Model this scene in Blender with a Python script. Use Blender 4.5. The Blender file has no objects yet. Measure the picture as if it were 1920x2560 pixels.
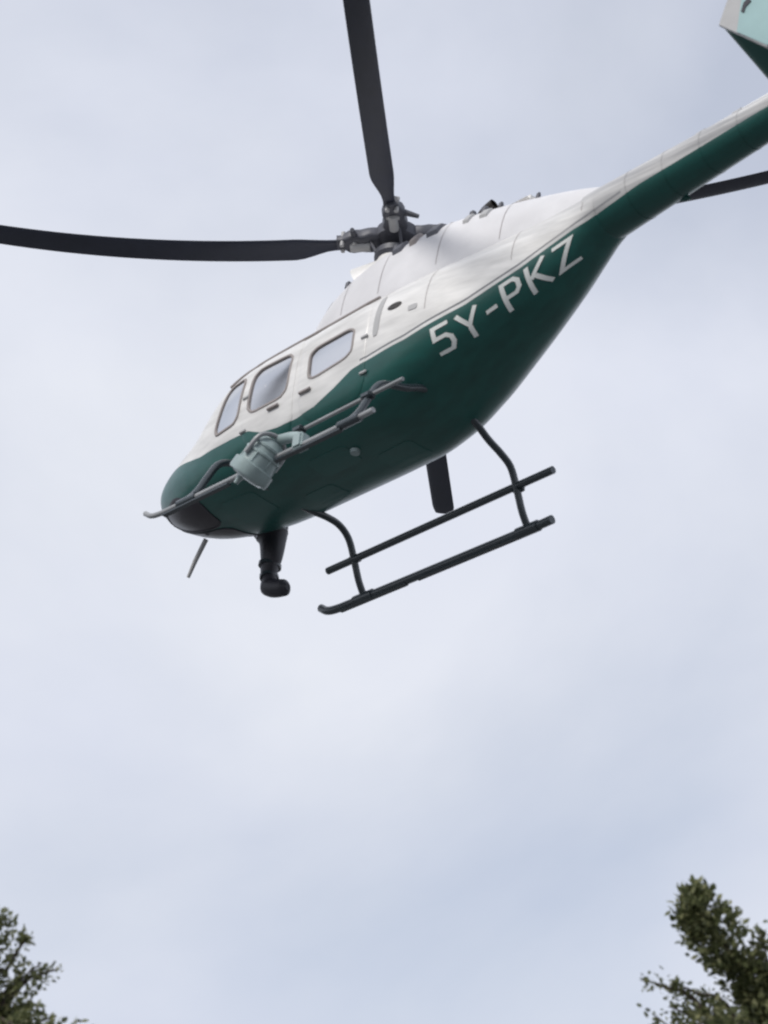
import bpy, bmesh, math, random
import numpy as np
from mathutils import Vector, Matrix, noise as mnoise

random.seed(7)
scene = bpy.context.scene
C = scene.collection

# ------------------------------------------------------------------ camera
cam_data = bpy.data.cameras.new('camera')
cam = bpy.data.objects.new('camera', cam_data)
C.objects.link(cam)
cam.location = (0, 0, 1.6)
cam.rotation_euler = (math.radians(120), 0, 0)
cam_data.sensor_fit = 'VERTICAL'
cam_data.sensor_height = 24.0
cam_data.lens = 56.25
cam_data.clip_end = 20000
cam_data.dof.use_dof = True
cam_data.dof.focus_distance = 29.0
cam_data.dof.aperture_fstop = 1.3
scene.camera = cam

# ------------------------------------------------------------------ sky and sun
SUN_EL, SUN_AZ = math.radians(42), math.radians(220)   # azimuth clockwise from +Y
world = bpy.data.worlds.new('World')
scene.world = world
world.use_nodes = True
nt = world.node_tree
for n in list(nt.nodes):
    nt.nodes.remove(n)
def wn(t, **k):
    n = nt.nodes.new(t)
    for a, b in k.items():
        setattr(n, a, b)
    return n
out = wn('ShaderNodeOutputWorld'); bg = wn('ShaderNodeBackground')
bg.inputs['Strength'].default_value = 0.1
sky = wn('ShaderNodeTexSky', sky_type='NISHITA', sun_disc=False)
sky.sun_elevation = SUN_EL; sky.sun_rotation = SUN_AZ
sky.air_density = 1.0; sky.dust_density = 2.0; sky.ozone_density = 1.0
tc = wn('ShaderNodeTexCoord')
mp = wn('ShaderNodeMapping'); mp.inputs['Scale'].default_value = (1, 1, 1.5); mp.inputs['Location'].default_value = (10.5, 5.5, 2.77)
nz = wn('ShaderNodeTexNoise'); nz.inputs['Scale'].default_value = 3.4; nz.inputs['Detail'].default_value = 6; nz.inputs['Roughness'].default_value = 0.5
nz.inputs['Distortion'].default_value = 0.25
rmp = wn('ShaderNodeMapRange'); rmp.inputs['From Min'].default_value = 0.30; rmp.inputs['From Max'].default_value = 0.66
rmp.inputs['To Min'].default_value = 0.62; rmp.inputs['To Max'].default_value = 0.99
nz2 = wn('ShaderNodeTexNoise'); nz2.inputs['Scale'].default_value = 5.5; nz2.inputs['Detail'].default_value = 6; nz2.inputs['Roughness'].default_value = 0.5
rc = wn('ShaderNodeMix', data_type='RGBA')
rc.inputs[6].default_value = (5.5, 5.74, 6.5, 1); rc.inputs[7].default_value = (5.9, 6.1, 6.65, 1)
r2 = wn('ShaderNodeMapRange'); r2.inputs['From Min'].default_value = 0.34; r2.inputs['From Max'].default_value = 0.66
mx = wn('ShaderNodeMix', data_type='RGBA')
L = nt.links.new
L(tc.outputs['Generated'], mp.inputs['Vector']); L(mp.outputs[0], nz.inputs['Vector']); L(mp.outputs[0], nz2.inputs['Vector'])
L(nz.outputs['Fac'], rmp.inputs['Value']); L(nz2.outputs['Fac'], r2.inputs['Value'])
L(r2.outputs[0], rc.inputs[0]); L(rmp.outputs[0], mx.inputs[0]); L(sky.outputs[0], mx.inputs[6]); L(rc.outputs[2], mx.inputs[7])
L(mx.outputs[2], bg.inputs['Color']); L(bg.outputs[0], out.inputs['Surface'])

sun_data = bpy.data.lights.new('sun', 'SUN')
sun_data.energy = 1.5; sun_data.angle = math.radians(12); sun_data.color = (1.0, 0.96, 0.90)
sun = bpy.data.objects.new('sun', sun_data); C.objects.link(sun)
sd = Vector((math.sin(SUN_AZ) * math.cos(SUN_EL), math.cos(SUN_AZ) * math.cos(SUN_EL), math.sin(SUN_EL)))
sun.rotation_euler = sd.to_track_quat('Z', 'Y').to_euler(); sun.location = sd * 60

vs = scene.view_settings
vs.view_transform = 'Standard'; vs.look = 'None'; vs.exposure = 0.45; vs.gamma = 1.0; vs.use_curve_mapping = False
scene.cycles.filter_width = 2.2

# ------------------------------------------------------------------ helpers
def tag(o, label=None, cat=None, group=None, kind=None):
    if label: o['label'] = label
    if cat: o['category'] = cat
    if group: o['group'] = group
    if kind: o['kind'] = kind
    return o
def obj(name, verts, faces, mat, parent=None, smooth=True, sharp=None):
    used = sorted({i for q in faces for i in q})
    if len(used) < len(verts):
        ix = {o_: k for k, o_ in enumerate(used)}; verts = [verts[i] for i in used]; faces = [tuple(ix[i] for i in q) for q in faces]
    me = bpy.data.meshes.new(name)
    me.from_pydata([tuple(v) for v in verts], [], faces); me.validate(); me.update()
    if smooth:
        me.polygons.foreach_set('use_smooth', [True] * len(me.polygons))
        if sharp: me.set_sharp_from_angle(angle=math.radians(sharp))
    me.materials.append(mat)
    o = bpy.data.objects.new(name, me); C.objects.link(o)
    if parent is not None: o.parent = parent
    return o
class MB:
    def __init__(s): s.v = []; s.f = []
    def add(s, v, f):
        b = len(s.v); s.v += [tuple(p) for p in v]; s.f += [tuple(i + b for i in q) for q in f]; return s
    def loft(s, rings, cap=True):
        n = len(rings[0]); v = [p for r in rings for p in r]; f = []
        for i in range(len(rings) - 1):
            for j in range(n):
                f.append((i*n+j, i*n+(j+1) % n, (i+1)*n+(j+1) % n, (i+1)*n+j))
        if cap: f.append(tuple(range(n))[::-1]); f.append(tuple((len(rings)-1)*n + j for j in range(n)))
        return s.add(v, f)
    def tube(s, pts, rad, n=12, flat=1.0, cap=True):
        pts = [Vector(p) for p in pts]
        rad = rad if isinstance(rad, (list, tuple)) else [rad] * len(pts)
        up = Vector((0, 0, 1)); rings = []; prev = None
        for i, p in enumerate(pts):
            d = (pts[min(i+1, len(pts)-1)] - pts[max(i-1, 0)]).normalized()
            if prev is None:
                a = d.cross(up)
                if a.length < 1e-3: a = d.cross(Vector((1, 0, 0)))
                a.normalize()
            else:
                a = (prev - d * prev.dot(d)).normalized()
            b = d.cross(a); prev = a
            rings.append([p + a * math.cos(t) * rad[i] + b * math.sin(t) * rad[i] * flat for t in [2*math.pi*k/n for k in range(n)]])
        return s.loft(rings, cap)
    def box(s, c, d, m=None, bev=0.0):
        cx, cy, cz = c; x, y, z = [k/2 for k in d]
        bm = bmesh.new(); bmesh.ops.create_cube(bm, size=1)
        for v in bm.verts: v.co = Vector((v.co.x*2*x, v.co.y*2*y, v.co.z*2*z))
        if bev: bmesh.ops.bevel(bm, geom=bm.edges[:], offset=bev, segments=2, affect='EDGES')
        vs_ = [(m @ v.co if m else v.co) + Vector(c) for v in bm.verts]
        bm.verts.index_update(); fs = [[v.index for v in f.verts] for f in bm.faces]; bm.free()
        return s.add(vs_, fs)
    def build(s, name, mat, parent=None, smooth=True, sharp=40): return obj(name, s.v, s.f, mat, parent, smooth, sharp)
def smooth_path(pts, n=8):
    P = [np.array(p, float) for p in pts]; P = [2*P[0]-P[1]] + P + [2*P[-1]-P[-2]]; o = []
    for i in range(1, len(P)-2):
        for k in range(n):
            t = k/n
            o.append(0.5*((2*P[i]) + (-P[i-1]+P[i+1])*t + (2*P[i-1]-5*P[i]+4*P[i+1]-P[i+2])*t*t + (-P[i-1]+3*P[i]-3*P[i+1]+P[i+2])*t**3))
    o.append(P[-2]); return o

# ------------------------------------------------------------------ materials
def new_mat(name):
    m = bpy.data.materials.new(name); m.use_nodes = True
    t = m.node_tree; b = t.nodes['Principled BSDF']; return m, t, b
def simple(name, col, rough=0.5, metal=0.0, var=0.12, scale=6.0, bump=0.0, coat=0.0):
    m, t, b = new_mat(name)
    tc = t.nodes.new('ShaderNodeTexCoord'); n = t.nodes.new('ShaderNodeTexNoise'); n.inputs['Scale'].default_value = scale; n.inputs['Detail'].default_value = 5
    t.links.new(tc.outputs['Object'], n.inputs['Vector'])
    mx = t.nodes.new('ShaderNodeMix'); mx.data_type = 'RGBA'
    mx.inputs[6].default_value = (*[c*(1-var) for c in col], 1); mx.inputs[7].default_value = (*[min(1, c*(1+var)) for c in col], 1)
    t.links.new(n.outputs['Fac'], mx.inputs[0]); t.links.new(mx.outputs[2], b.inputs['Base Color'])
    mr = t.nodes.new('ShaderNodeMapRange'); mr.inputs['To Min'].default_value = max(0.03, rough-0.08); mr.inputs['To Max'].default_value = min(1, rough+0.08)
    t.links.new(n.outputs['Fac'], mr.inputs['Value']); t.links.new(mr.outputs[0], b.inputs['Roughness'])
    b.inputs['Metallic'].default_value = metal; b.inputs['Coat Weight'].default_value = coat
    if bump:
        bp = t.nodes.new('ShaderNodeBump'); bp.inputs['Strength'].default_value = bump; bp.inputs['Distance'].default_value = 0.02
        t.links.new(n.outputs['Fac'], bp.inputs['Height']); t.links.new(bp.outputs[0], b.inputs['Normal'])
    return m

GREEN = (0.008, 0.098, 0.084); WHITE = (0.80, 0.79, 0.77)
# upper edge of the green paint along the airframe (aft distance, height)
STRIPE = [(0.10, 1.24), (0.50, 1.25), (0.90, 1.16), (1.37, 1.03), (1.76, 1.01), (2.15, 1.0), (2.32, .93), (2.55, .90), (2.81, .90), (3.07, .925),
          (3.34, 1.0), (3.59, 1.1), (3.89, 1.14), (4.22, 1.19), (4.85, 1.38), (5.38, 1.61), (5.88, 1.87), (6.10, 1.965), (6.6, 2.06), (7.84, 2.205), (10.2, 2.41)]
def stripe(s): return float(np.interp(s, [p[0] for p in STRIPE], [p[1] for p in STRIPE]))
def livery():
    m, t, b = new_mat('airframe_paint'); N = t.nodes.new; l = t.links.new
    tc = N('ShaderNodeTexCoord'); sp = N('ShaderNodeSeparateXYZ'); l(tc.outputs['Object'], sp.inputs[0])
    dv = N('ShaderNodeMath'); dv.operation = 'MULTIPLY'; dv.inputs[1].default_value = 1/10.2; l(sp.outputs['X'], dv.inputs[0])
    fc = N('ShaderNodeFloatCurve'); cv = fc.mapping.curves[0]
    pts = [(x/10.2, y/2.5) for x, y in STRIPE]
    cv.points[0].location = (0, pts[0][1]); cv.points[1].location = (1, pts[-1][1])
    for p in pts[:-1]: cv.points.new(*p)
    for p in cv.points: p.handle_type = 'VECTOR'
    fc.mapping.update(); l(dv.outputs[0], fc.inputs['Value'])
    sc = N('ShaderNodeMath'); sc.operation = 'MULTIPLY'; sc.inputs[1].default_value = 2.5; l(fc.outputs[0], sc.inputs[0])
    d = N('ShaderNodeMath'); d.operation = 'SUBTRACT'; l(sp.outputs['Z'], d.inputs[0]); l(sc.outputs[0], d.inputs[1])
    cr = N('ShaderNodeValToRGB'); cr.color_ramp.interpolation = 'CONSTANT'
    mr = N('ShaderNodeMapRange'); mr.inputs['From Min'].default_value = -0.1; mr.inputs['From Max'].default_value = 0.1; l(d.outputs[0], mr.inputs['Value']); l(mr.outputs[0], cr.inputs[0])
    e = cr.color_ramp.elements; e[0].position = 0; e[0].color = (*GREEN, 1); e[1].position = 0.5; e[1].color = (*WHITE, 1)
    g = e.new(0.66); g.color = (0.16, 0.17, 0.18, 1); g = e.new(0.76); g.color = (*WHITE, 1)
    # the grey pinstripe only runs along the rear half
    s2_ = N('ShaderNodeMath'); s2_.operation = 'COMPARE'; s2_.inputs[1].default_value = 5.05; s2_.inputs[2].default_value = 1.35; l(sp.outputs['X'], s2_.inputs[0])
    gt = N('ShaderNodeMath'); gt.operation = 'GREATER_THAN'; gt.inputs[1].default_value = 0.0; l(d.outputs[0], gt.inputs[0])
    c2 = N('ShaderNodeMix'); c2.data_type = 'RGBA'; c2.inputs[6].default_value = (*GREEN, 1); c2.inputs[7].default_value = (*WHITE, 1); l(gt.outputs[0], c2.inputs[0])
    mx = N('ShaderNodeMix'); mx.data_type = 'RGBA'; l(s2_.outputs[0], mx.inputs[0]); l(c2.outputs[2], mx.inputs[6]); l(cr.outputs[0], mx.inputs[7])
    # road-film dirt and fine streaks running aft
    mp = N('ShaderNodeMapping'); mp.inputs['Scale'].default_value = (1.2, 5, 6); l(tc.outputs['Object'], mp.inputs[0])
    nz = N('ShaderNodeTexNoise'); nz.inputs['Scale'].default_value = 1.6; nz.inputs['Detail'].default_value = 7; l(mp.outputs[0], nz.inputs['Vector'])
    r2 = N('ShaderNodeMapRange'); r2.inputs['From Min'].default_value = .35; r2.inputs['From Max'].default_value = .75; r2.inputs['To Min'].default_value = 1.0; r2.inputs['To Max'].default_value = 0.70; l(nz.outputs['Fac'], r2.inputs['Value'])
    ml = N('ShaderNodeMix'); ml.data_type = 'RGBA'; ml.blend_type = 'MULTIPLY'; ml.inputs[0].default_value = 1; l(mx.outputs[2], ml.inputs[6])
    cb = N('ShaderNodeCombineColor'); 
    for k in range(3): l(r2.outputs[0], cb.inputs[k])
    l(cb.outputs[0], ml.inputs[7])
    sr = N('ShaderNodeMapRange'); sr.interpolation_type = 'SMOOTHSTEP'; sr.inputs['From Min'].default_value = 4.6; sr.inputs['From Max'].default_value = 6.8; sr.inputs['To Max'].default_value = .95; l(sp.outputs['X'], sr.inputs['Value'])
    mp2 = N('ShaderNodeMapping'); mp2.inputs['Scale'].default_value = (.7, 6, 9); l(tc.outputs['Object'], mp2.inputs[0])
    ns = N('ShaderNodeTexNoise'); ns.inputs['Scale'].default_value = 1.5; ns.inputs['Detail'].default_value = 6; l(mp2.outputs[0], ns.inputs['Vector'])
    rs = N('ShaderNodeMapRange'); rs.inputs['From Min'].default_value = .22; rs.inputs['From Max'].default_value = .62; l(ns.outputs['Fac'], rs.inputs['Value'])
    m3 = N('ShaderNodeMath'); m3.operation = 'MULTIPLY'; l(sr.outputs[0], m3.inputs[0]); l(rs.outputs[0], m3.inputs[1])
    m4 = N('ShaderNodeMath'); m4.operation = 'MULTIPLY'; l(m3.outputs[0], m4.inputs[0]); l(gt.outputs[0], m4.inputs[1])
    so = N('ShaderNodeMix'); so.data_type = 'RGBA'; so.inputs[7].default_value = (.30, .30, .305, 1); l(m4.outputs[0], so.inputs[0]); l(ml.outputs[2], so.inputs[6]); l(so.outputs[2], b.inputs['Base Color'])
    r3 = N('ShaderNodeMapRange'); r3.inputs['To Min'].default_value = .28; r3.inputs['To Max'].default_value = .46; l(nz.outputs['Fac'], r3.inputs['Value']); l(r3.outputs[0], b.inputs['Roughness'])
    n2 = N('ShaderNodeTexNoise'); n2.inputs['Scale'].default_value = 2.2; n2.inputs['Detail'].default_value = 2; l(tc.outputs['Object'], n2.inputs['Vector'])
    bp = N('ShaderNodeBump'); bp.inputs['Strength'].default_value = .25; bp.inputs['Distance'].default_value = .03; l(n2.outputs['Fac'], bp.inputs['Height']); l(bp.outputs[0], b.inputs['Normal'])
    b.inputs['Coat Weight'].default_value = .25; b.inputs['Coat Roughness'].default_value = .2
    return m
def glass(name, tint, fac_add=0.0):
    m, t, b = new_mat(name); N = t.nodes.new; l = t.links.new
    t.nodes.remove(b); o = t.nodes['Material Output']
    tr = N('ShaderNodeBsdfTransparent'); tr.inputs[0].default_value = (*tint, 1)
    gl = N('ShaderNodeBsdfGlossy'); gl.inputs['Roughness'].default_value = .16
    fr = N('ShaderNodeFresnel'); fr.inputs['IOR'].default_value = 1.5
    tc = N('ShaderNodeTexCoord'); nz = N('ShaderNodeTexNoise'); nz.inputs['Scale'].default_value = 3; l(tc.outputs['Object'], nz.inputs['Vector'])
    ad = N('ShaderNodeMath'); ad.operation = 'MULTIPLY_ADD'; ad.inputs[1].default_value = .06; l(nz.outputs['Fac'], ad.inputs[0])
    a2 = N('ShaderNodeMath'); a2.operation = 'ADD'; a2.inputs[1].default_value = fac_add; l(fr.outputs[0], a2.inputs[0]); l(a2.outputs[0], ad.inputs[2])
    mx = N('ShaderNodeMixShader'); l(ad.outputs[0], mx.inputs[0]); l(tr.outputs[0], mx.inputs[1]); l(gl.outputs[0], mx.inputs[2]); l(mx.outputs[0], o.inputs['Surface'])
    return m

PAINT = livery()
M_white = simple('white_paint', WHITE, .4, var=.05, coat=.2)
M_lining = simple('cabin_lining', (0.62, 0.61, 0.60), .8, var=.08)
M_glass = glass('window_glass', (.92, .92, .92), .80)
M_dark_glass = simple('chin_glass', (.022, .018, .026), .32, var=.2)
M_seal = simple('window_seal', (0.29, 0.26, 0.25), .6, var=.2)
M_gear = simple('gear_paint', (0.034, 0.046, 0.054), .28, var=.2, coat=.4)
M_gear_sheen = simple('gear_painted_sheen', (0.30, 0.31, 0.32), .35, var=.45, scale=2.5)  # pale grey puts the sheen of the port skid and step into the colour
M_cowl = simple('cowl_paint', (0.68, 0.675, 0.69), .5, var=.22, scale=2.2, bump=.15)
M_blade = simple('blade_composite', (0.034, 0.039, 0.060), .5, var=.3, scale=4)
M_hub = simple('hub_metal', (0.085, 0.088, 0.105), .5, metal=.1, var=.35, scale=14)
M_steel = simple('exhaust_steel', (0.055, 0.05, 0.047), .45, metal=.7, var=.3)
M_grey = simple('grey_composite', (0.42, 0.42, 0.42), .5, var=.1)
M_letter = simple('letter_white', (0.84, 0.86, 0.83), .45, var=.06)
M_green = simple('green_paint', GREEN, .35, var=.15, coat=.3)
M_teal = simple('pale_teal_paint', (0.34, 0.50, 0.50), .45, var=.08)
M_black = simple('black_paint', (0.026, 0.026, 0.034), .5, var=.2)
M_pod = simple('pod_shell', (0.30, 0.38, 0.38), .4, var=.5, scale=5)
M_lens = simple('pod_lens', (0.34, 0.42, 0.42), .12, var=.2, scale=9)

# ------------------------------------------------------------------ ground
def ground_mat():
    m, t, b = new_mat('bounce_ground'); N = t.nodes.new; l = t.links.new
    tc = N('ShaderNodeTexCoord'); n1 = N('ShaderNodeTexNoise'); n1.inputs['Scale'].default_value = .12; n1.inputs['Detail'].default_value = 8
    n2 = N('ShaderNodeTexNoise'); n2.inputs['Scale'].default_value = 9; n2.inputs['Detail'].default_value = 6
    l(tc.outputs['Object'], n1.inputs[0]); l(tc.outputs['Object'], n2.inputs[0])
    a = N('ShaderNodeMath'); a.operation = 'ADD'; l(n1.outputs[0], a.inputs[0]); l(n2.outputs[0], a.inputs[1])
    cr = N('ShaderNodeValToRGB'); l(a.outputs[0], cr.inputs[0]) 
    mr = N('ShaderNodeMapRange'); mr.inputs['From Min'].default_value = .7; mr.inputs['From Max'].default_value = 1.3; l(a.outputs[0], mr.inputs[0]); l(mr.outputs[0], cr.inputs[0])
    e = cr.color_ramp.elements; e[0].color = (.075, .08, .08, 1); e[1].color = (.155, .155, .16, 1)  # ground is out of view; its grey is set to bounce light onto the belly
    l(cr.outputs[0], b.inputs['Base Color']); b.inputs['Roughness'].default_value = .95
    bp = N('ShaderNodeBump'); bp.inputs['Strength'].default_value = .6; l(n2.outputs[0], bp.inputs['Height']); l(bp.outputs[0], b.inputs['Normal'])
    return m
g = 3000.0
gv = []; gf = []; NG = 40
for i in range(NG+1):
    for j in range(NG+1):
        a = (i/NG*2-1); c_ = (j/NG*2-1); x = g*a*abs(a)**1.5; y = g*c_*abs(c_)**1.5
        r = math.hypot(x, y); gv.append((x, y, (mnoise.noise(Vector((x*.01, y*.01, 0)))*.5 if r > 30 else 0)))
for i in range(NG):
    for j in range(NG):
        gf.append((i*(NG+1)+j, (i+1)*(NG+1)+j, (i+1)*(NG+1)+j+1, i*(NG+1)+j+1))
tag(obj('ground', gv, gf, ground_mat()), 'unseen grey ground below the helicopter, toned to bounce light onto its belly', kind='structure')

# ------------------------------------------------------------------ helicopter
# local axes: X aft of the nose, Y starboard, Z up from the skid soles
heli = bpy.data.objects.new('helicopter', None); C.objects.link(heli)
rot = Matrix(((0.69617, 0.71195, 0.09206), (-0.71576, 0.69823, 0.01293), (-0.05508, -0.07489, 0.99567)))
heli.matrix_world = Matrix.Translation((-2.41, 21.5594, 12.858)) @ rot.to_4x4()
heli.empty_display_size = .5
tag(heli, 'green and white helicopter with dark skids flying overhead', 'helicopter')

PROF = np.array([
(0.10,1.15,1.20,.03,1.175),(0.14,1.06,1.255,.11,1.165),(0.22,0.98,1.295,.19,1.15),(0.36,0.865,1.335,.30,1.12),(0.57,0.755,1.385,.41,1.09),
(0.82,0.68,1.44,.50,1.075),(1.04,0.65,1.51,.56,1.08),(1.18,0.64,1.60,.59,1.10),(1.36,0.625,1.80,.63,1.15),(1.60,0.615,1.98,.67,1.21),
(2.00,0.61,2.06,.70,1.27),(3.00,0.61,2.09,.70,1.30),(3.60,0.625,2.11,.70,1.33),(4.00,0.70,2.13,.685,1.36),(4.40,0.87,2.16,.635,1.44),
(4.80,1.06,2.19,.545,1.55),(5.20,1.25,2.24,.445,1.68),(5.60,1.47,2.29,.345,1.84),(5.90,1.70,2.33,.275,1.99),(6.00,1.80,2.34,.26,2.05),(6.10,1.865,2.35,.25,2.107)])
def pchip(x, y, xq):
    h = np.diff(x); d = np.diff(y)/h; m = np.zeros_like(y)
    for i in range(1, len(x)-1):
        if d[i-1]*d[i] > 0:
            w1 = 2*h[i]+h[i-1]; w2 = h[i]+2*h[i-1]; m[i] = (w1+w2)/(w1/d[i-1]+w2/d[i])
    m[0] = d[0]; m[-1] = d[-1]
    i = np.clip(np.searchsorted(x, xq)-1, 0, len(x)-2); t = (xq-x[i])/h[i]
    return (2*t**3-3*t**2+1)*y[i]+(t**3-2*t**2+t)*h[i]*m[i]+(-2*t**3+3*t**2)*y[i+1]+(t**3-t**2)*h[i]*m[i+1]
_pc = {}
def prof(s):
    s = float(min(max(s, .1), 6.1)); k = round(s, 5)
    if k not in _pc: _pc[k] = [float(pchip(PROF[:, 0], PROF[:, q], s)) for q in (1, 2, 3, 4)]
    return _pc[k]
def expo(s):
    k = min(max((s-3.6)/2.3, 0), 1); k0 = min(max((s-.3)/1.3, 0), 1)
    n = 2.05+.75*k0; return n+(2.05-n)*k
def side_pt(s, z, sg):           # a point on the hull's flank
    zb, zt, hw, zm = prof(s); n = expo(s); h = (zt-zm) if z > zm else (zm-zb)
    q = min(abs(z-zm)/h, .9999); return Vector((s, sg*hw*(1-q**n)**(1/n), z))
def top_pt(s, y, up=1):          # a point on the hull's top or bottom
    zb, zt, hw, zm = prof(s); n = expo(s); q = min(abs(y)/hw, .9999); k = (1-q**n)**(1/n)
    return Vector((s, y, zm+(zt-zm)*k if up > 0 else zm-(zm-zb)*k))
CEN = lambda s: Vector((s, 0, 1.35 if s < 4 else prof(s)[3]))
def with_off(fn, a, b, off):
    p = fn(a, b); e = .004
    du = fn(a+e, b)-fn(a-e, b); dv = fn(a, b+e)-fn(a, b-e); n = du.cross(dv)
    n = n.normalized() if n.length > 1e-12 else (p-CEN(p.x)).normalized()
    if n.dot(p-CEN(p.x)) < 0: n = -n
    return p+n*off
def chaikin(poly, k=2):
    for _ in range(k):
        q = []
        for i in range(len(poly)):
            a = poly[i]; b = poly[(i+1) % len(poly)]
            q += [(a[0]*.86+b[0]*.14, a[1]*.86+b[1]*.14), (a[0]*.14+b[0]*.86, a[1]*.14+b[1]*.86)]
        poly = q
    return poly
def centroid(poly): return (sum(p[0] for p in poly)/len(poly), sum(p[1] for p in poly)/len(poly))
def by_angle(poly, c, n=64):
    o = []
    for k in range(n):
        t = 2*math.pi*k/n; dx, dy = math.cos(t), math.sin(t); best = None
        for i in range(len(poly)):
            ax, ay = poly[i][0]-c[0], poly[i][1]-c[1]; bx, by = poly[(i+1) % len(poly)][0]-c[0], poly[(i+1) % len(poly)][1]-c[1]
            ex, ey = bx-ax, by-ay; den = dx*ey-dy*ex
            if abs(den) < 1e-12: continue
            r = (ax*ey-ay*ex)/den; u = (ax*dy-ay*dx)/den
            if r > 0 and -1e-9 <= u <= 1+1e-9: best = r if best is None else max(best, r)
        o.append((c[0]+dx*best, c[1]+dy*best))
    return o
def grow(ring, d):
    n = len(ring); o = []
    c = centroid(ring)
    for i in range(n):
        a, b = ring[i-1], ring[(i+1) % n]; tx, ty = b[0]-a[0], b[1]-a[1]; l = math.hypot(tx, ty) or 1
        nx, ny = ty/l, -tx/l
        if nx*(ring[i][0]-c[0])+ny*(ring[i][1]-c[1]) < 0: nx, ny = -nx, -ny
        o.append((ring[i][0]+nx*d, ring[i][1]+ny*d))
    return o
def strip(fn, loops):            # loops = list of (ring, offset) joined in order
    n = len(loops[0][0]); v = []; f = []
    for ring, off in loops: v += [with_off(fn, a, b, off) for a, b in ring]
    for i in range(len(loops)-1):
        for j in range(n): f.append((i*n+j, i*n+(j+1) % n, (i+1)*n+(j+1) % n, (i+1)*n+j))
    return v, f
def lerp_ring(r1, r2, t): return [(a[0]+(b[0]-a[0])*t, a[1]+(b[1]-a[1])*t) for a, b in zip(r1, r2)]
def pane(fn, ring, off, mat, name, parent):
    c = centroid(ring); loops = [(lerp_ring([c]*len(ring), ring, t), off) for t in (.25, .5, .75, 1)]
    v, f = strip(fn, loops); f.append(tuple(range(len(ring)))[::-1]); return obj(name, v, f, mat, parent)
def frame(fn, ring, w, off, mat, name, parent):
    o = grow(ring, w/2); i = grow(ring, -w/2)
    v, f = strip(fn, [(o, -.004), (o, off*.8), (grow(ring, w*.35), off), (grow(ring, -w*.35), off), (i, off*.8), (i, -.012)])
    return obj(name, v, f, mat, parent, sharp=50)

def inside(poly, x, y):
    c = False; j = len(poly)-1
    for i in range(len(poly)):
        if (poly[i][1] > y) != (poly[j][1] > y) and x < (poly[j][0]-poly[i][0])*(y-poly[i][1])/(poly[j][1]-poly[i][1])+poly[i][0]: c = not c
        j = i
    return c
W_FRONT = chaikin([(2.12, 1.18), (2.69, 1.19), (2.70, 1.70), (2.13, 1.72)])
W_QUARTER = chaikin([(1.60, 1.14), (1.98, 1.16), (2.00, 1.70), (1.72, 1.68)])
W_REAR = chaikin([(2.99, 1.21), (3.58, 1.27), (3.58, 1.60), (2.97, 1.58)])
W_SCREEN = chaikin([(1.16, -.05), (1.62, -.05), (1.66, -.40), (1.50, -.50), (1.24, -.42), (1.15, -.24)])
W_ROOF = chaikin([(1.86, -.10), (2.32, -.10), (2.32, -.40), (1.86, -.40)])
W_CHIN = chaikin([(.30, -.02), (1.12, -.02), (1.16, -.42), (.80, -.44), (.40, -.24)])
D_FRONT = chaikin([(2.05, .80), (2.78, .80), (2.80, 1.90), (2.06, 1.90)])
D_REAR = chaikin([(2.86, .80), (3.76, .84), (3.76, 1.90), (2.84, 1.90)])
mir = lambda p: [(a, -b) for a, b in p]

NS, NA = 250, 176
srows = sorted(set([.1+.5*(i/40)**1.6 for i in range(40)] + [.6+(6.1-.6)*i/(NS-40) for i in range(NS-39)]))
v = []; f = []
for s in srows:
    zb, zt, hw, zm = prof(s); n = expo(s)
    for j in range(NA):
        t = 2*math.pi*j/NA; c, q = math.cos(t), math.sin(t)
        k = (abs(c)**n+abs(q)**n)**(-1/n)
        v.append((s, hw*c*k, zm+((zt-zm) if q > 0 else (zm-zb))*q*k))
def holed(p):
    s, y, z = p
    if not .3 < s < 3.8: return False
    zm = prof(s)[3]
    if abs(y) > .25 and (inside(W_FRONT, s, z) or inside(W_QUARTER, s, z) or inside(W_REAR, s, z)): return True
    if z > zm and (inside(W_SCREEN, s, -abs(y)) or inside(W_ROOF, s, -abs(y))): return True
    if z < zm and inside(W_CHIN, s, -abs(y)): return True
    return False
for i in range(len(srows)-1):
    for j in range(NA):
        q = (i*NA+j, i*NA+(j+1) % NA, (i+1)*NA+(j+1) % NA, (i+1)*NA+j)
        c = [sum(v[k][a] for k in q)/4 for a in range(3)]
        if not holed(c): f.append(q)
f.append(tuple(range(NA))[::-1])
f.append(tuple((len(srows)-1)*NA+j for j in range(NA)))
hull = obj('fuselage', v, f, PAINT, heli, sharp=60)
# cabin lining: rear bulkhead, floor and headliner ribs
mb = MB()
ring = [(side_pt(3.72, 1.35, 1)*0+Vector((3.72, .62*math.cos(t), 1.36+.70*math.sin(t)))) for t in [2*math.pi*k/24 for k in range(24)]]
mb.loft([ring, [p+Vector((.03, 0, 0)) for p in ring]])
mb.build('cabin_bulkhead', M_lining, heli)
mb = MB().box((2.35, 0, .80), (2.6, .86, .03)); mb.build('cabin_floor', M_lining, heli)
def seat(x, y, w):
    sb = MB().box((x, y, .98), (.46, w, .12), bev=.03); sb.box((x+.24, y, 1.33), (.10, w, .66), Matrix.Rotation(.16, 3, 'Y'), bev=.03)
    sb.box((x+.30, y, 1.74), (.08, w*.55, .16), bev=.025); sb.box((x, y, .89), (.34, w*.6, .10))
    sb.build('cabin_seat', simple('seat_cloth', (.46, .45, .43), .9), heli)
for x, y, w in ((1.85, -.33, .44), (1.85, .33, .44), (3.28, -.42, .36), (3.28, 0, .36), (3.28, .42, .36)): seat(x, y, w)

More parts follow.
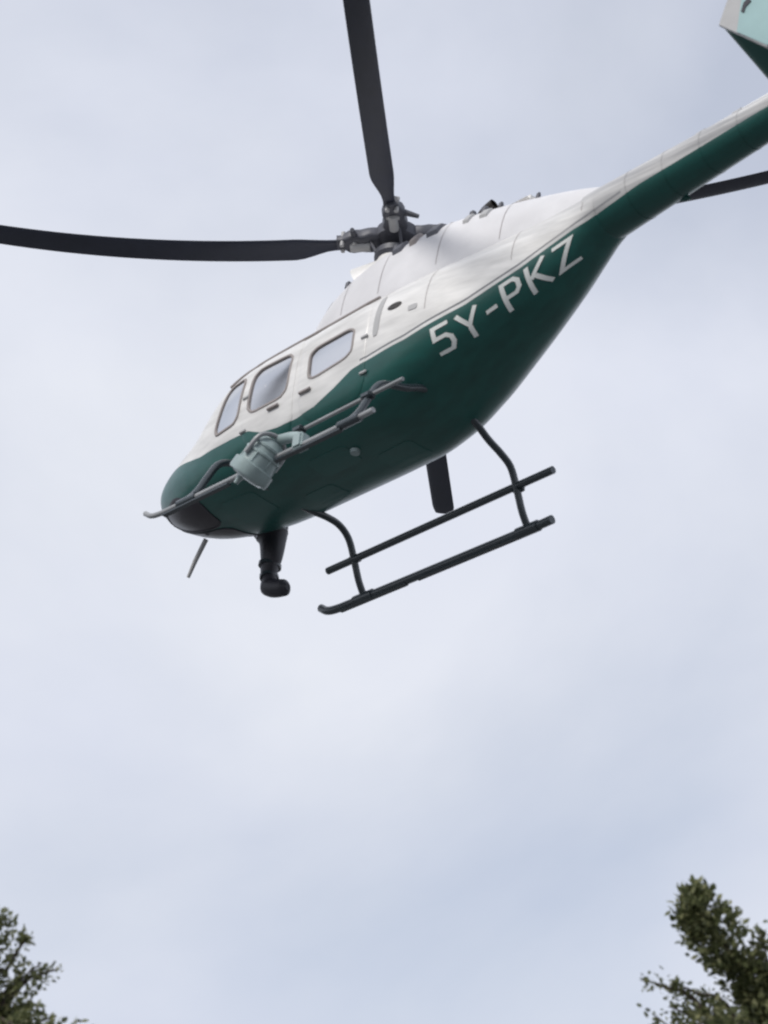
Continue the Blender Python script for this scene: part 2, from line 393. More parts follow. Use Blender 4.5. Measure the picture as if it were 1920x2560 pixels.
for sg in (-1, 1):
    fs = lambda a, b, sg=sg: side_pt(a, b, sg)
    for D, Wn, hx in ((D_FRONT, W_FRONT, 2.62), (D_REAR, W_REAR, 2.97)):
        c = centroid(Wn); wr = by_angle(Wn, c, 72); dr = by_angle(D, c, 72)
        loops = [(dr, -.006), (dr, .003), (lerp_ring(dr, wr, .03), .006)] + [(lerp_ring(dr, wr, t), .006) for t in (.2, .4, .6, .8)] + [(lerp_ring(dr, wr, 1.0), .006), (lerp_ring(dr, wr, 1.0), -.02)]
        dv, df = strip(fs, loops); door = obj('door', dv, df, PAINT, heli, sharp=40)
        pane(fs, wr, -.004, M_glass, 'window', door)
        frame(fs, wr, .025, .014, M_seal, 'window_frame', door)
        h = MB(); p = with_off(fs, hx if hx > 2.9 else 2.52, 1.115, .02); h.box(p, (.16, .025, .035), bev=.008)
        h.build('door_handle', M_seal, door)
        # hinge pair on the leading edge of the door
        for hz in (1.02, 1.40):
            hs = 2.08 if hx < 2.9 else 3.74
            k = MB().box(with_off(fs, hs, hz, .012), (.09, .02, .03), bev=.006); k.build('hinge', M_grey, door)
    qr = by_angle(W_QUARTER, centroid(W_QUARTER), 64); qp = pane(fs, qr, -.002, M_glass, 'quarter_window', heli); frame(fs, qr, .025, .012, M_seal, 'frame', qp)
    ft = lambda a, b, sg=sg: top_pt(a, b*(-sg), 1)
    fb = lambda a, b, sg=sg: top_pt(a, b*(-sg), -1)
    for fn, poly, mat, nm in ((ft, W_SCREEN, M_glass, 'windscreen'), (ft, W_ROOF, M_glass, 'roof_window'), (fb, W_CHIN, M_dark_glass, 'chin_window')):
        r = by_angle(poly, centroid(poly), 64)
        pn = pane(fn, r, .002, mat, nm, heli); frame(fn, r, .036 if nm != 'chin_window' else .024, .008, M_seal if nm != 'chin_window' else M_black, 'frame', pn)
    # drip rail above the doors
    rail = [with_off(fs, 1.62+.03*k*2.35/1.0, 1.925-max(0, .12-.03*k)*1.2, .012) for k in range(0, 31)]
    MB().tube(rail, .014, 8).build('drip_rail', M_seal, heli)
# inner lining of the cabin, a shell a little inside the hull with the same openings
lv_ = []; lf_ = []; ls = [1.15+.03*i for i in range(86)]; NL = 120
for s in ls:
    zb, zt, hw, zm = prof(s); n = expo(s)
    for j in range(NL):
        t = 2*math.pi*j/NL; c, q = math.cos(t), math.sin(t); k = (abs(c)**n+abs(q)**n)**(-1/n)
        lv_.append((s, (hw-.035)*c*k, zm+((zt-zm-.035) if q > 0 else (zm-zb-.035))*q*k))
for i in range(len(ls)-1):
    for j in range(NL):
        q = (i*NL+j, i*NL+(j+1) % NL, (i+1)*NL+(j+1) % NL, (i+1)*NL+j)
        if not holed([sum(lv_[k][a] for k in q)/4 for a in range(3)]): lf_.append(q)
obj('cabin_lining', lv_, lf_, M_lining, heli)
# fuel filler, small access panel and shaded pillar strip on the port flank
fp = lambda a, b: side_pt(a, b, -1)
def patch(cx, cz, rx, rz, mat, name, off=.006, n=28, sq=2.0, parent=hull, fn=fp):
    ring = []
    for k in range(n):
        t = 2*math.pi*k/n; c, s_ = math.cos(t), math.sin(t); q = (abs(c)**sq+abs(s_)**sq)**(-1/sq); ring.append((cx+rx*c*q, cz+rz*s_*q))
    loops = [(ring, -.003), (ring, off)] + [(lerp_ring(ring, [(cx, cz)]*n, t), off) for t in (.1, .5, .97)]
    v_, f_ = strip(fn, loops); f_.append(tuple(range(len(v_)-n, len(v_)))); return obj(name, v_, f_, mat, parent, sharp=40)
patch(4.07, 1.625, .085, .038, M_steel, 'fuel_cap')
patch(4.30, 1.52, .05, .03, M_grey, 'access_panel', sq=5)
patch(3.87, 1.60, .035, .24, M_grey, 'pillar_shade', sq=5)  # grey strip: door pillar edge with its shade put into the colour
for s_ in (3.86, 4.44, 5.30, 5.98):
    zb, zt, hw, zm = prof(s_); vv = []; ff = []; n = 120
    for e_ in (-.0028, .0028):
        zb, zt, hw, zm = prof(s_+e_); nx_ = expo(s_+e_)
        for j in range(n):
            t = 2*math.pi*j/n; c, q = math.cos(t), math.sin(t); k = (abs(c)**nx_+abs(q)**nx_)**(-1/nx_)
            vv.append((s_+e_, (hw+.0025)*c*k, zm+((zt-zm+.0025) if q > 0 else (zm-zb+.0025))*q*k))
    j0 = next(j for j in range(-n//4+2, n//4) if vv[j % n][2] > stripe(s_)+.06)
    for j in range(max(j0, 0), n//2-max(j0, 0)):
        ff.append((j, (j+1) % n, n+(j+1) % n, n+j))
    obj('panel_seam', vv, ff, M_seal, hull)
# belly equipment
for cx, cy, rx, ry in ((2.9, -.18, .26, .14), (3.5, .16, .22, .18), (2.4, .2, .2, .14), (1.6, -.1, .25, .2)):
    patch(cx, cy, rx, ry, M_green, 'belly_panel', sq=8, off=.004, fn=lambda a, b: top_pt(a, b, -1))
mb = MB().tube([(3.2, -.2, .62), (3.2, -.2, .585)], [.05, .045], 16); mb.build('belly_beacon', M_pod, heli)

# registration on the port flank, each character on its own, painted strokes laid on the skin
def flank_down(s_, z0, dist):      # walk down the port flank from height z0 along the skin
    zb, zt, hw, zm = prof(s_); n = expo(s_)
    def sec(t):
        c, q = math.cos(t), math.sin(t); k = (abs(c)**n+abs(q)**n)**(-1/n)
        return Vector((s_, -hw*c*k, zm+((zt-zm) if q > 0 else (zm-zb))*q*k))
    lo, hi = -1.5, 1.5
    for _ in range(40):
        m_ = (lo+hi)/2
        if sec(m_).z > z0: hi = m_
        else: lo = m_
    t = lo; p = sec(t); acc = 0
    st = .004 if dist >= 0 else -.004
    while acc < abs(dist):
        t -= st; q = sec(t); acc += (q-p).length; p = q
    a = sec(t+.01)-sec(t-.01); nn = Vector((0, -a.z, a.y))
    if nn.dot(p-Vector((s_, 0, zm))) < 0: nn = -nn
    return p, nn.normalized()
GLYPH = {
 '5': [[(.92, 1), (.08, 1), (.06, .58), (.66, .58), (.90, .44), (.92, .22), (.74, .0), (.02, .0)]],
 'Y': [[(.0, 1), (.5, .46), (1, 1)], [(.5, .40), (.5, -.06)]],
 '-': [[(.05, .46), (.95, .46)]],
 'P': [[(.06, -.06), (.06, 1), (.70, 1), (.92, .86), (.92, .60), (.70, .46), (.18, .46)]],
 'K': [[(.06, -.06), (.06, 1.06)], [(.94, 1.05), (.17, .50)], [(.40, .55), (.98, -.06)]],
 'Z': [[(.02, 1), (.94, 1), (.06, .0), (1.0, .0)]]}
def letters(txt, s0, s1, z_off, h, sw=.145):
    widths = {'5': .60, 'Y': .64, '-': .40, 'P': .58, 'K': .64, 'Z': .62}
    gap = .22; tot = sum(widths[c] for c in txt)+gap*(len(txt)-1); sc = (s1-s0)/tot; x = s0
    for ch in txt:
        vv = []; ff = []; w = widths[ch]
        for si, pl in enumerate(GLYPH[ch]):
            P = [Vector((a*w, b)) for a, b in pl]; L_ = []; Rr = []
            for i_, p_ in enumerate(P):
                d0 = (p_-P[i_-1]).normalized() if i_ else (P[1]-p_).normalized()
                d1 = (P[i_+1]-p_).normalized() if i_ < len(P)-1 else d0
                m_ = (Vector((-d0.y, d0.x))+Vector((-d1.y, d1.x))).normalized(); k_ = min(1.9, 1/max(.3, m_.dot(Vector((-d0.y, d0.x)))))
                L_.append(p_+m_*sw/2*k_); Rr.append(p_-m_*sw/2*k_)
            for i_ in range(len(P)-1):
                b0 = len(vv); ns = max(2, int((P[i_+1]-P[i_]).length/.08))
                for q in range(ns+1):
                    for e_ in (L_[i_].lerp(L_[i_+1], q/ns), Rr[i_].lerp(Rr[i_+1], q/ns)):
                        s_ = x+e_.x*sc; pt, nn = flank_down(s_, stripe(s_)-z_off(s_), (1-e_.y)*h(s_)); vv.append(pt+nn*(.005+.0015*si))
                for q in range(ns): ff.append((b0+2*q, b0+2*q+1, b0+2*q+3, b0+2*q+2))
        obj('letter', vv, ff, M_letter, hull, smooth=False)
        x += (w+gap)*sc
letters('5Y-PKZ', 4.50, 5.86, lambda s_: float(np.interp(s_, [4.5, 5.2, 5.85], [.07, .05, .05])), lambda s_: float(np.interp(s_, [4.5, 5.2, 5.8], [.235, .23, .205])))

# engine and transmission cowling
CW = np.array([(2.28, 2.06, .06), (2.36, 2.20, .20), (2.52, 2.42, .31), (2.75, 2.64, .37), (3.05, 2.80, .40), (3.45, 2.87, .42), (4.0, 2.86, .42), (4.6, 2.78, .38), (5.2, 2.66, .30), (5.8, 2.50, .20), (6.15, 2.38, .12)])
def cowl_pt(s, t):
    zt = float(pchip(CW[:, 0], CW[:, 1], s)); hw = float(pchip(CW[:, 0], CW[:, 2], s)); zb = 1.80
    c, q = math.cos(t), math.sin(t); n = 2.5; k = (abs(c)**n+abs(q)**n)**(-1/n)
    return Vector((s, hw*(1.08 if q < 0 else 1+.08*(1-min(1, q*1.2)))*c*k, (2.12+(zt-2.12)*q*k) if q > 0 else 2.12+(.30 if s < 4.8 else max(.05, .30-.25*(s-4.8)))*q*k))
mb = MB(); rings = []
for i in range(90):
    s = 2.28+(6.15-2.28)*i/89
    rings.append([cowl_pt(s, 2*math.pi*j/48) for j in range(48)])
mb.loft(rings); cowl = mb.build('engine_cowling', M_cowl, heli, sharp=60)
def cowl_patch(s0, s1, t0, t1, mat, name, off=.012):
    n, m = 10, 6; vv = []; ff = []
    for i in range(n+1):
        for j in range(m+1):
            s = s0+(s1-s0)*i/n; t = t0+(t1-t0)*j/m; p = cowl_pt(s, t); e = .01
            nn = (cowl_pt(s+e, t)-p).cross(cowl_pt(s, t+e)-p).normalized()
            if nn.dot(p-Vector((s, 0, 2.2))) < 0: nn = -nn
            edge = i in (0, n) or j in (0, m); vv.append(p+nn*(off if not edge else -.004))
    for i in range(n):
        for j in range(m): ff.append((i*(m+1)+j, (i+1)*(m+1)+j, (i+1)*(m+1)+j+1, i*(m+1)+j+1))
    return obj(name, vv, ff, mat, cowl, sharp=30)
for a0, a1 in ((math.pi*.70, math.pi*.80), (math.pi*.20, math.pi*.30)):
    cowl_patch(3.60, 3.74, a0, a1, M_hub, 'intake_grille', .03)
    cowl_patch(3.84, 3.93, a0, a1, M_seal, 'intake_grille', .035)
    cowl_patch(4.06, 4.22, a0, a1, M_hub, 'intake_grille', .03)
    for k in range(2): cowl_patch(4.52+.20*k, 4.60+.22*k, a0, a1, M_grey, 'louvre', .02)
    cowl_patch(2.62, 2.74, a0, a1, M_grey, 'latch_plate', .008)
for s_ in (3.02, 3.56, 4.32, 5.05):
    vv = []; ff = []; n = 40
    for e_ in (-.003, .003):
        for j in range(n+1):
            p_ = cowl_pt(s_+e_, math.pi*j/n); c_ = Vector((s_, 0, 2.2)); vv.append(p_+(p_-c_).normalized()*.004)
    for j in range(n): ff.append((j, j+1, n+2+j, n+1+j))
    obj('panel_seam', vv, ff, M_seal, cowl)
for s_, t_, r_ in ((3.52, .69, .035), (3.80, .67, .03), (4.00, .66, .045), (4.50, .66, .035), (4.68, .68, .04), (4.86, .67, .025), (5.30, .66, .022), (2.90, .74, .03)):
    p_ = cowl_pt(s_, math.pi*t_); MB().tube([p_-Vector((0, 0, .03)), p_+Vector((.01, 0, .03)), p_+Vector((.02, 0, .05))], [r_, r_, r_*.5], 10).build('cowl_fitting', M_hub, cowl)
# exhaust stack: an open pipe bent aft
pth = smooth_path([(4.34, 0, 2.62), (4.40, 0, 2.84), (4.47, 0, 2.93), (4.58, 0, 2.97)], 5)
mb = MB(); mb.tube(pth, [.055]*len(pth), 18, cap=False); mb.tube(pth[::-1], [.047]*len(pth), 18, cap=False)
mb.build('exhaust_pipe', M_steel, heli)
mb = MB().tube([(2.95, 0, 2.70), (3.23, 0, 2.86)], [.30, .13], 20); mb.tube([(3.23, 0, 2.72), (3.23, 0, 2.92)], [.25, .17], 24)
mb.build('mast_fairing', M_white, heli)
# oil cooler scoop and beacon on the spine
MB().box((4.95, 0, 2.74), (.42, .20, .10), bev=.05).build('spine_scoop', M_white, heli)
MB().tube([(5.35, 0, 2.5), (5.35, 0, 2.58), (5.35, 0, 2.64)], [.06, .055, .02], 16).build('spine_beacon', M_grey, heli)

# main rotor
HUB = Vector((3.23, 0, 3.22))
mb = MB().tube([(3.23, 0, 2.75), (3.23, 0, 3.24)], .055, 20); mb.build('rotor_mast', M_hub, heli)
mb = MB().tube([(3.23, 0, 2.90), (3.23, 0, 2.94), (3.23, 0, 3.00), (3.23, 0, 3.02)], [.17, .21, .21, .15], 28)
for k in range(4):
    t = math.radians(220.1+90*k+24); mb.tube([HUB+Vector((.20*math.cos(t), .20*math.sin(t), -.25)), HUB+Vector((.30*math.cos(t-.3), .30*math.sin(t-.3), -.02))], .016, 8)
mb.build('swashplate', M_hub, heli)
mb = MB().tube([HUB+Vector((0, 0, -.10)), HUB+Vector((0, 0, -.06)), HUB+Vector((0, 0, .06)), HUB+Vector((0, 0, .13))], [.15, .22, .22, .10], 28)
mb.build('rotor_hub', M_hub, heli)
def airfoil(n=9):
    up = []; lo = []
    for i in range(n):
        x = .5*(1-math.cos(math.pi*i/(n-1))); t = .6*(.2969*math.sqrt(x)-.126*x-.3516*x*x+.2843*x**3-.1015*x**4)
        up.append((x, t)); lo.append((x, -t))
    return up+lo[-2:0:-1]
AF = airfoil()
def blade(az, b, c, pitch, chord=.262):
    t = math.radians(az); d = Vector((math.cos(t), math.sin(t), 0)); e = Vector((-math.sin(t), math.cos(t), 0)); up = Vector((0, 0, 1))
    w = lambda r: b*r+c*r*r
    pos = lambda r: HUB+d*r+up*w(r)
    mb = MB(); rings = []
    for i in range(61):
        r = .46+(5.33-.46)*i/60; sl = b+2*c*r; nrm = (up-d*sl).normalized()
        k = min(max((r-.62)/.42, 0), 1); k = k*k*(3-2*k); ch = chord*(.50+.50*k)
        if r > 5.15: ch *= 1-.35*((r-5.15)/.18)**2
        p = math.radians(pitch-(r/5.33)*5); cv = e*math.cos(p)+nrm*math.sin(p); tv = nrm*math.cos(p)-e*math.sin(p)
        th = 1.0+1.6*(1-k)
        rings.append([pos(r)+cv*(.25-x)*ch+tv*y*ch*th for x, y in AF])
    mb.loft(rings); bl = mb.build('rotor_blade', M_blade, heli, sharp=50)
    # grip with its bolts
    g = MB(); rr = [.12+.48*i/12 for i in range(13)]
    gr = []
    for i, r in enumerate(rr):
        p = math.radians(pitch*.8); sl = b+2*c*r; nrm = (up-d*sl).normalized(); cv = e*math.cos(p)+nrm*math.sin(p); tv = nrm*math.cos(p)-e*math.sin(p)
        hw = (.115 if r < .40 else .115-.05*(r-.40)/.2)+.012*math.sin(r*31); ht = (.08 if r < .4 else .08-.03*(r-.4)/.2)+.008*math.sin(r*43)
        gr.append([pos(r)+cv*hw*(abs(math.cos(q))**.5)*math.copysign(1, math.cos(q))+tv*ht*(abs(math.sin(q))**.5)*math.copysign(1, math.sin(q)) for q in [2*math.pi*(k+.5)/16 for k in range(16)]])
    g.loft(gr); g.build('blade_grip', M_hub, bl, sharp=40)
    for r in (.42, .54):
        for sg in (-1, 1):
            q = pos(r)+e*sg*.045; h = MB().tube([q-up*.085, q+up*.085], .022, 10); h.build('grip_bolt', M_grey, bl)
    # pitch-change horn and elastomer damper
    h = MB(); q = pos(.42)+e*.15; h.tube([q-e*.05, q+e*.10-up*.05], [.035, .022], 10); h.build('pitch_horn', M_hub, bl)
    h = MB(); h.tube([pos(.26)-up*.085, pos(.46)-up*.08], [.05, .045], 14); h.build('lead_lag_damper', M_grey, bl)
    # erosion strip along the leading edge
    return bl
blade(220.1, -.145, .0372, 16)
blade(310.1, -.03, .012, 13, .235)
blade(40.1, .105, .030, 12)
blade(130.1, -.02, .0045, 12)

# tail boom, stabiliser, fins, tail rotor
def boom_c(s): return Vector((s, 0, 2.107+(s-6.0)*.085))
def boom_r(s): return float(np.interp(s, [5.9, 6.1, 7.0, 7.84, 9.9], [.255, .25, .212, .182, .13]))
mb = MB(); mb.loft([[boom_c(s)+Vector((0, math.cos(t), math.sin(t)))*boom_r(s) for t in [2*math.pi*k/40 for k in range(40)]] for s in [5.95+(9.9-5.95)*i/60 for i in range(61)]])
boom = mb.build('tail_boom', PAINT, heli, sharp=60)
mb = MB(); mb.tube([boom_c(s)+Vector((0, 0, boom_r(s)+.01)) for s in [5.9+.1*i for i in range(38)]], .062, 14); mb.build('drive_shaft_cover', M_white, boom)
for s in (6.35, 6.75, 7.15, 7.55, 7.95, 8.5, 9.0):
    q = boom_c(s)+Vector((0, 0, boom_r(s)+.01)); MB().tube([q-Vector((.045, 0, .002)), q+Vector((.045, 0, .002))], .07, 14).build('hanger_bearing', M_grey, boom)
    MB().tube([boom_c(s+.1)-Vector((.006, 0, 0)), boom_c(s+.1)+Vector((.006, 0, 0))], [boom_r(s+.1)+.003]*2, 40, cap=False).build('rivet_band', PAINT, boom)
for s, h in ((6.80, .045),):
    o_ = Vector((0, .67, -.74)); tz = Vector((0, .74, .67)); q = boom_c(s)+o_*(boom_r(s)-.01); mb = MB()
    mb.loft([[q+Vector((x*.13*(1-.5*k/3)+.05*k/3, 0, 0))+tz*y*.014+o_*h*k/3 for x, y in [(math.cos(t)*.5, math.sin(t)) for t in [2*math.pi*j/14 for j in range(14)]]] for k in range(4)])
    mb.build('boom_antenna', M_green, boom)
def slab(poly3, nrm, th):
    mb = MB(); n = len(poly3); nv = Vector(nrm)
    c = sum((Vector(p) for p in poly3), Vector())/n
    mb.loft([[c+(Vector(p)-c)*.985-nv*th/2 for p in poly3], [Vector(p)-nv*th*.25 for p in poly3], [Vector(p)+nv*th*.25 for p in poly3], [c+(Vector(p)-c)*.985+nv*th/2 for p in poly3]]); return mb
mb = MB(); rings = []
for i in range(21):
    y = -1.07+2.14*i/20; a = abs(y); le = 8.05+.15*a; ch = .50-.06*a
    rings.append([Vector((le+x*ch, y, 2.335-t*ch*1.1+.02*x)) for x, t in AF])
mb.loft(rings); mb.build('horizontal_stabiliser', M_green, heli, sharp=50)
for sg in (-1, 1):
    poly = [(8.20, 2.33), (8.27, 2.52), (8.44, 2.86), (8.60, 2.92), (8.86, 2.92), (8.84, 2.45), (9.0, 1.86), (8.92, 1.78), (8.70, 1.80), (8.42, 2.10)]
    fl = slab([(s, sg*1.085, z) for s, z in poly], (0, 1, 0), .05).build('finlet', M_grey, heli, sharp=40)
    q = [(8.40, 2.135), (8.46, 2.60), (8.58, 2.89), (8.85, 2.905), (8.83, 2.45), (8.985, 1.87), (8.91, 1.795), (8.71, 1.815)]
    slab([(s, sg*1.116, z) for s, z in q], (0, 1, 0), .008).build('finlet_panel', M_teal, fl, sharp=40)
    mk = [(8.445, 2.32), (8.47, 2.40), (8.53, 2.43), (8.545, 2.37), (8.49, 2.34), (8.475, 2.29)]
    slab([(s, sg*1.124, z) for s, z in mk], (0, 1, 0), .008).build('finlet_marking', M_black, fl, sharp=40)
fin = slab([(9.30, .0, 2.35), (9.62, 0, 2.62), (10.15, 0, 3.35), (10.42, 0, 3.35), (10.20, 0, 2.45), (10.28, 0, 1.75), (10.10, 0, 1.72), (9.75, 0, 2.15)], (0, 1, 0), .10).build('vertical_fin', PAINT, heli, sharp=40)
MB().tube(smooth_path([(9.95, 0, 1.9), (10.05, 0, 1.62), (10.3, 0, 1.5)], 5), .018, 8).build('tail_skid', M_gear, heli)
MB().tube([(9.85, 0, 2.43), (9.85, -.32, 2.43)], [.09, .06], 16).build('tail_gearbox', M_grey, heli)
for sg in (-1, 1):
    dd = Vector((.45, 0, .89*1.0)).normalized(); mb = MB()
    mb.loft([[Vector((9.85, -.34, 2.43))+dd*sg*r+Vector((dd.z, 0, -dd.x))*(x-.4)*.15*sg+Vector((0, 1, 0))*t*.15 for x, t in AF] for r in (.08, .2, .5, .82)])
    mb.build('tail_rotor_blade', M_blade, heli, sharp=50)

# landing gear
for sg in (-1, 1):
    y = 1.15*sg
    pts = smooth_path([(1.36, y, .135), (1.46, y, .075), (1.60, y, .05), (1.85, y, .045), (3.0, y, .045), (4.2, y, .045), (4.50, y, .05)], 5)
    sk = MB().tube(pts, .044 if sg > 0 else .026, 14).build('skid_tube', M_gear if sg > 0 else M_gear_sheen, heli)
    for a in (2.0, 4.2): MB().tube([(a-.13, y, .047), (a+.13, y, .047)], .056 if sg > 0 else .042, 14).build('saddle_clamp', M_gear, sk)
    for a, b in ((1.66, 2.6), (2.75, 4.1)): MB().box(((a+b)/2, y, .003), (b-a, .05, .014)).build('wear_shoe', M_gear, sk)
    yy = .955*sg
    stp = MB().tube(smooth_path([(1.63, yy, .385), (2.6, yy, .40), (3.6, yy, .415), (4.66, yy, .43)] if sg > 0 else [(3.16, yy, .41), (3.7, yy, .42), (4.62, yy, .43)], 4), .038 if sg > 0 else .019, 14).build('flight_step', M_gear if sg > 0 else M_gear_sheen, heli)
    for a in ((2.0, 4.2) if sg > 0 else (3.3, 4.2)): MB().box((a, .975*sg, .405), (.12, .09, .06), bev=.012).build('step_bracket', M_gear, stp)
for s in (2.0, 4.2):
    zb0 = top_pt(s, .45, -1).z
    half = [(0, zb0-.03 if s < 3 else zb0-.02), (.30, zb0-.03), (.54, .685 if s < 3 else .73), (.72, .675 if s < 3 else .665), (.86, .585), (.96, .40), (1.05, .20), (1.15, .05)]
    path = [(s, -a, b) for a, b in half[:0:-1]]+[(s, a, b) for a, b in half]
    MB().tube(smooth_path(path, 5), .036, 14).build('cross_tube', M_gear, heli)

# hanging strut with a rounded foot, starboard side of the nose
pth = smooth_path([(1.06, .60, .93), (1.08, .64, .79), (1.10, .64, .59), (1.09, .64, .46), (1.11, .64, .32), (1.14, .64, .24)], 5)
stt = MB().tube(pth, [float(np.interp(k/(len(pth)-1), [0, .25, .5, .78, 1], [.23, .155, .12, .092, .10])) for k in range(len(pth))], 16, flat=.85).build('hanging_strut', M_black, heli)
ft = smooth_path([(1.06, .63, .30), (1.14, .64, .22), (1.24, .65, .18), (1.33, .66, .16), (1.39, .665, .155)], 5)
MB().tube(ft, [float(np.interp(k/(len(ft)-1), [0, .2, .5, .8, 1], [.05, .10, .095, .085, .035])) for k in range(len(ft))], 16).build('strut_foot', M_black, stt)
for k, rr_ in ((3, .19), (14, .125), (19, .105)):
    d_ = (Vector(pth[k+1])-Vector(pth[k])).normalized()*.018
    MB().tube([Vector(pth[k])-d_, Vector(pth[k])+d_], rr_, 18, flat=.87).build('strut_band', M_gear, stt)
# pitot probe under the nose
MB().tube([(.66, .12, .70), (.50, .14, .50), (.40, .16, .36)], [.026, .024, .018], 10).build('pitot_probe', M_grey, heli)

# pale searchlight drum carried on the port skid, lens facing forward and down
pc = Vector((3.05, -1.20, .04)); ax = Vector((-.62, -.12, -.77)).normalized()
sx = ax.cross(Vector((0, 1, 0))).normalized()
prf = [(-.25, .02), (-.245, .07), (-.22, .115), (-.18, .15), (-.17, .165), (-.15, .165), (-.14, .152), (-.10, .158), (-.09, .178), (-.07, .178), (-.06, .165), (.04, .175), (.05, .20), (.15, .20), (.17, .19)]
pod = MB().tube([pc+ax*a for a, r in prf], [r for a, r in prf], 28).build('searchlight', M_pod, heli, sharp=35)
MB().tube([pc+ax*.165, pc+ax*.185, pc+ax*.195], [.17, .14, .03], 28).build('lens', M_lens, pod)
for k in range(7):
    t = 2*math.pi*k/7; o_ = sx*math.cos(t)+ax.cross(sx)*math.sin(t)
    MB().box(pc-ax*.02+o_*.172, (.012, .012, .10), ax.to_track_quat('Z', 'Y').to_matrix()).build('cooling_fin', M_pod, pod)
yk = [pc+Vector((0, .20, 0)), pc+Vector((.10, .21, .14)), pc+Vector((.20, .06, .20)), pc+Vector((.18, -.14, .16)), pc+Vector((.04, -.19, 0))]
MB().tube(smooth_path(yk, 5), .022, 8).build('yoke', M_gear_sheen, pod)
MB().tube(smooth_path([pc+Vector((.18, .05, .19)), pc+Vector((.36, .06, .16)), pc+Vector((.50, .07, .10)), pc+Vector((.52, .06, .02))], 5), .05, 12).build('mount_arm', M_pod, pod)
MB().box(pc+Vector((.50, .06, .05)), (.13, .12, .16), bev=.02).build('motor_housing', M_lens, pod)
MB().tube([pc+ax*.19-sx*.10, pc+ax*.27-sx*.10], [.035, .02], 10).build('filter_lever', M_lens, pod)

# ------------------------------------------------------------------ trees
def leaf_mat(name, c0, c1, c2):
    m, t, b = new_mat(name); N = t.nodes.new; l = t.links.new
    ge = N('ShaderNodeNewGeometry'); cr = N('ShaderNodeValToRGB'); l(ge.outputs['Random Per Island'], cr.inputs[0])
    e = cr.color_ramp.elements; e[0].color = (*c0, 1); e[1].color = (*c2, 1); k = e.new(.6); k.color = (*c1, 1)
    l(cr.outputs[0], b.inputs['Base Color']); b.inputs['Roughness'].default_value = .5
    tr = N('ShaderNodeBsdfTranslucent'); l(cr.outputs[0], tr.inputs[0])
    mx = N('ShaderNodeMixShader'); mx.inputs[0].default_value = .5; o = t.nodes['Material Output']
    l(b.outputs[0], mx.inputs[1]); l(tr.outputs[0], mx.inputs[2]); l(mx.outputs[0], o.inputs['Surface']); return m
M_leaf = leaf_mat('tree_leaves', (.060, .072, .030), (.15, .17, .07), (.32, .32, .16))
M_bark = simple('tree_bark', (.075, .06, .048), .9, var=.4, scale=18, bump=.6)
def tree(name, base, crown_c, boughs, label, seed, fill):
    rnd = random.Random(seed)
    root = bpy.data.objects.new(name, None); C.objects.link(root); root.location = base; tag(root, label, 'tree', 'trees at the bottom of the view')
    B = Vector(base); top = Vector(crown_c)
    tp = smooth_path([(0, 0, -.1), tuple((top-B)*.35+Vector((.08, .05, 0))), tuple((top-B)*.7+Vector((-.06, .03, 0))), tuple(top-B)], 6)
    MB().tube(tp, [float(np.interp(k/(len(tp)-1), [0, .05, 1], [.24, .17, .06])) for k in range(len(tp))], 12).build('trunk', M_bark, root)
    lv = []; lf = []
    def leaf(p, d, sz):
        d = d.normalized(); a = d.cross(Vector((rnd.uniform(-1, 1), rnd.uniform(-1, 1), rnd.uniform(-1, 1)))).normalized(); n = d.cross(a)
        b = len(lv); w = sz*rnd.uniform(.24, .36)
        lv.extend([tuple(p), tuple(p+d*sz*.35+a*w+n*sz*.08), tuple(p+d*sz*.7+a*w*.8+n*sz*.05), tuple(p+d*sz), tuple(p+d*sz*.7-a*w*.8+n*sz*.05), tuple(p+d*sz*.35-a*w+n*sz*.08), tuple(p+d*sz*.5)])
        lf.extend([(b, b+1, b+6), (b+1, b+2, b+6), (b+2, b+3, b+6), (b+3, b+4, b+6), (b+4, b+5, b+6), (b+5, b, b+6)])
    allb = list(boughs)
    for k in range(fill):       # the rest of the crown, below and beside the boughs in view
        t = rnd.uniform(0, 2*math.pi); ph = rnd.uniform(-.5, .55); R = rnd.uniform(.8, 1.5)
        e = top+Vector((math.cos(t)*math.cos(ph)*R, math.sin(t)*math.cos(ph)*R, -.85+math.sin(ph)*R*.8))
        allb.append(([tuple(top+Vector((0, 0, -1.1))*rnd.random()), tuple((top+e)/2+Vector((0, 0, .1))), tuple(e)], .22, 170, .075))
    for path, rad, count, sz in allb:
        pts = [Vector(p)-B for p in path]
        a0 = tp[int(len(tp)*rnd.uniform(.72, .95))-1]
        sp = [Vector(q) for q in smooth_path([tuple(a0)]+[tuple(p) for p in pts], 5)]
        MB().tube(sp, [float(np.interp(k/(len(sp)-1), [0, .6, 1], [.030, .011, .004])) for k in range(len(sp))], 7).build('limb', M_bark, root)
        vis = [Vector(q) for q in smooth_path([tuple(p) for p in pts], 8)]
        rads = rad if isinstance(rad, (list, tuple)) else [rad*.6, rad, rad, rad*.6]
        nclump = max(3, int(count*2.2)//14)
        for c in range(nclump):
            t = rnd.random(); i = min(int(t*(len(vis)-1)), len(vis)-2); u = t*(len(vis)-1)-i
            p0 = vis[i].lerp(vis[i+1], u); dirn = (vis[i+1]-vis[i]).normalized()
            rr = float(np.interp(t, np.linspace(0, 1, len(rads)), rads))
            off = Vector((rnd.gauss(0, 1), rnd.gauss(0, 1), rnd.gauss(0, 1))); off = off.normalized()*rr*rnd.random()**.5
            q = p0+off
            if c % 2 == 0: 
                pass
            for k in range(14):
                d = (off.normalized()*.7+dirn*.5+Vector((rnd.gauss(0, .7), rnd.gauss(0, .7), rnd.gauss(0, .7)+.1)))
                leaf(q+Vector((rnd.gauss(0, .03), rnd.gauss(0, .03), rnd.gauss(0, .03))), d, sz*rnd.uniform(.40, .85))
    cr = obj('crown', lv, lf, M_leaf, root, smooth=False); cr['kind'] = 'stuff'
    return root
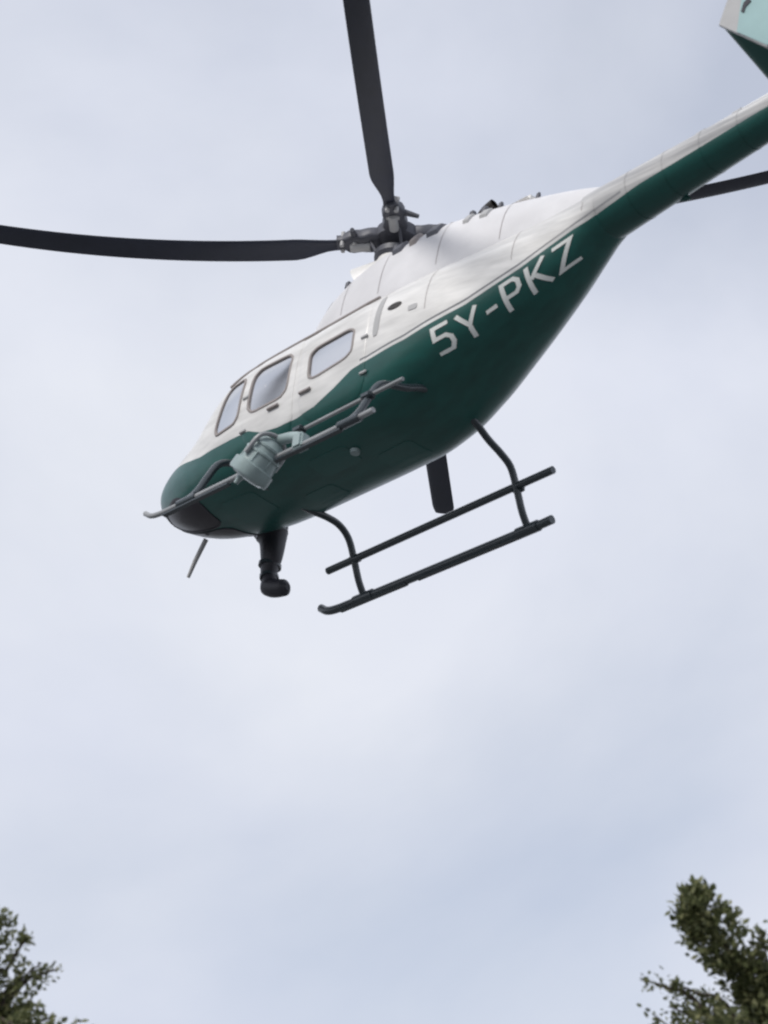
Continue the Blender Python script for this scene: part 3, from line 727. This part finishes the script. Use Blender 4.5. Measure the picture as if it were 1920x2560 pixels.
tree('broadleaf_tree', (2.75, 14.7, 0), (2.62, 14.65, 6.35), [
    ([(2.40, 14.56, 6.34), (2.30, 14.45, 6.56), (2.12, 14.34, 6.76), (1.98, 14.24, 6.92), (1.94, 14.19, 7.04)], [.08, .15, .19, .17, .03], 1500, .075),
    ([(2.45, 14.5, 6.4), (2.40, 14.4, 6.66), (2.35, 14.3, 6.83)], .06, 130, .07),
    ([(2.2, 14.55, 6.33), (1.95, 14.5, 6.50), (1.80, 14.47, 6.55)], [.03, .03, .035, .02], 60, .06),
    ([(2.0, 14.55, 6.40), (1.75, 14.5, 6.54), (1.61, 14.46, 6.57)], [.02, .02, .03, .02], 45, .055),
    ([(2.2, 14.6, 6.20), (1.95, 14.58, 6.36), (1.78, 14.55, 6.43)], [.04, .04, .05, .03], 80, .06),
    ([(2.1, 14.6, 6.12), (1.85, 14.6, 6.26), (1.68, 14.55, 6.38)], [.04, .03, .04, .03], 70, .06),
    ([(2.5, 14.6, 6.1), (2.38, 14.55, 6.35), (2.30, 14.5, 6.5)], [.14, .14, .12, .06], 420, .075),
    ([(2.3, 14.6, 6.1), (2.15, 14.58, 6.28), (2.05, 14.55, 6.4)], [.08, .07, .06, .03], 160, .065),
], 'leafy treetop with a dense pointed bough, bottom right corner', 3, 26)
tree('broadleaf_tree', (-3.2, 14.7, 0), (-2.85, 14.65, 6.45), [
    ([(-2.55, 14.5, 6.6), (-2.46, 14.35, 6.78), (-2.39, 14.27, 6.90)], [.12, .12, .08, .03], 240, .07),
    ([(-2.5, 14.55, 6.45), (-2.36, 14.42, 6.62), (-2.26, 14.34, 6.76), (-2.19, 14.32, 6.80)], [.04, .03, .05, .05], 90, .06),
    ([(-2.45, 14.55, 6.40), (-2.28, 14.45, 6.56), (-2.14, 14.4, 6.66)], [.03, .03, .06, .06], 90, .06),
    ([(-2.5, 14.6, 6.25), (-2.3, 14.55, 6.36), (-2.2, 14.52, 6.47)], [.05, .04, .05, .05], 90, .065),
    ([(-2.5, 14.6, 6.2), (-2.25, 14.58, 6.30), (-2.08, 14.56, 6.36)], [.05, .04, .04, .03], 80, .06),
    ([(-2.6, 14.6, 6.2), (-2.45, 14.58, 6.30), (-2.35, 14.56, 6.40)], [.09, .08, .08, .05], 150, .07),
    ([(-2.3, 14.5, 6.52), (-2.15, 14.45, 6.60), (-2.02, 14.42, 6.63)], [.03, .03, .03, .015], 40, .05),
], 'leafy treetop with loose twigs, bottom left corner', 5, 26)
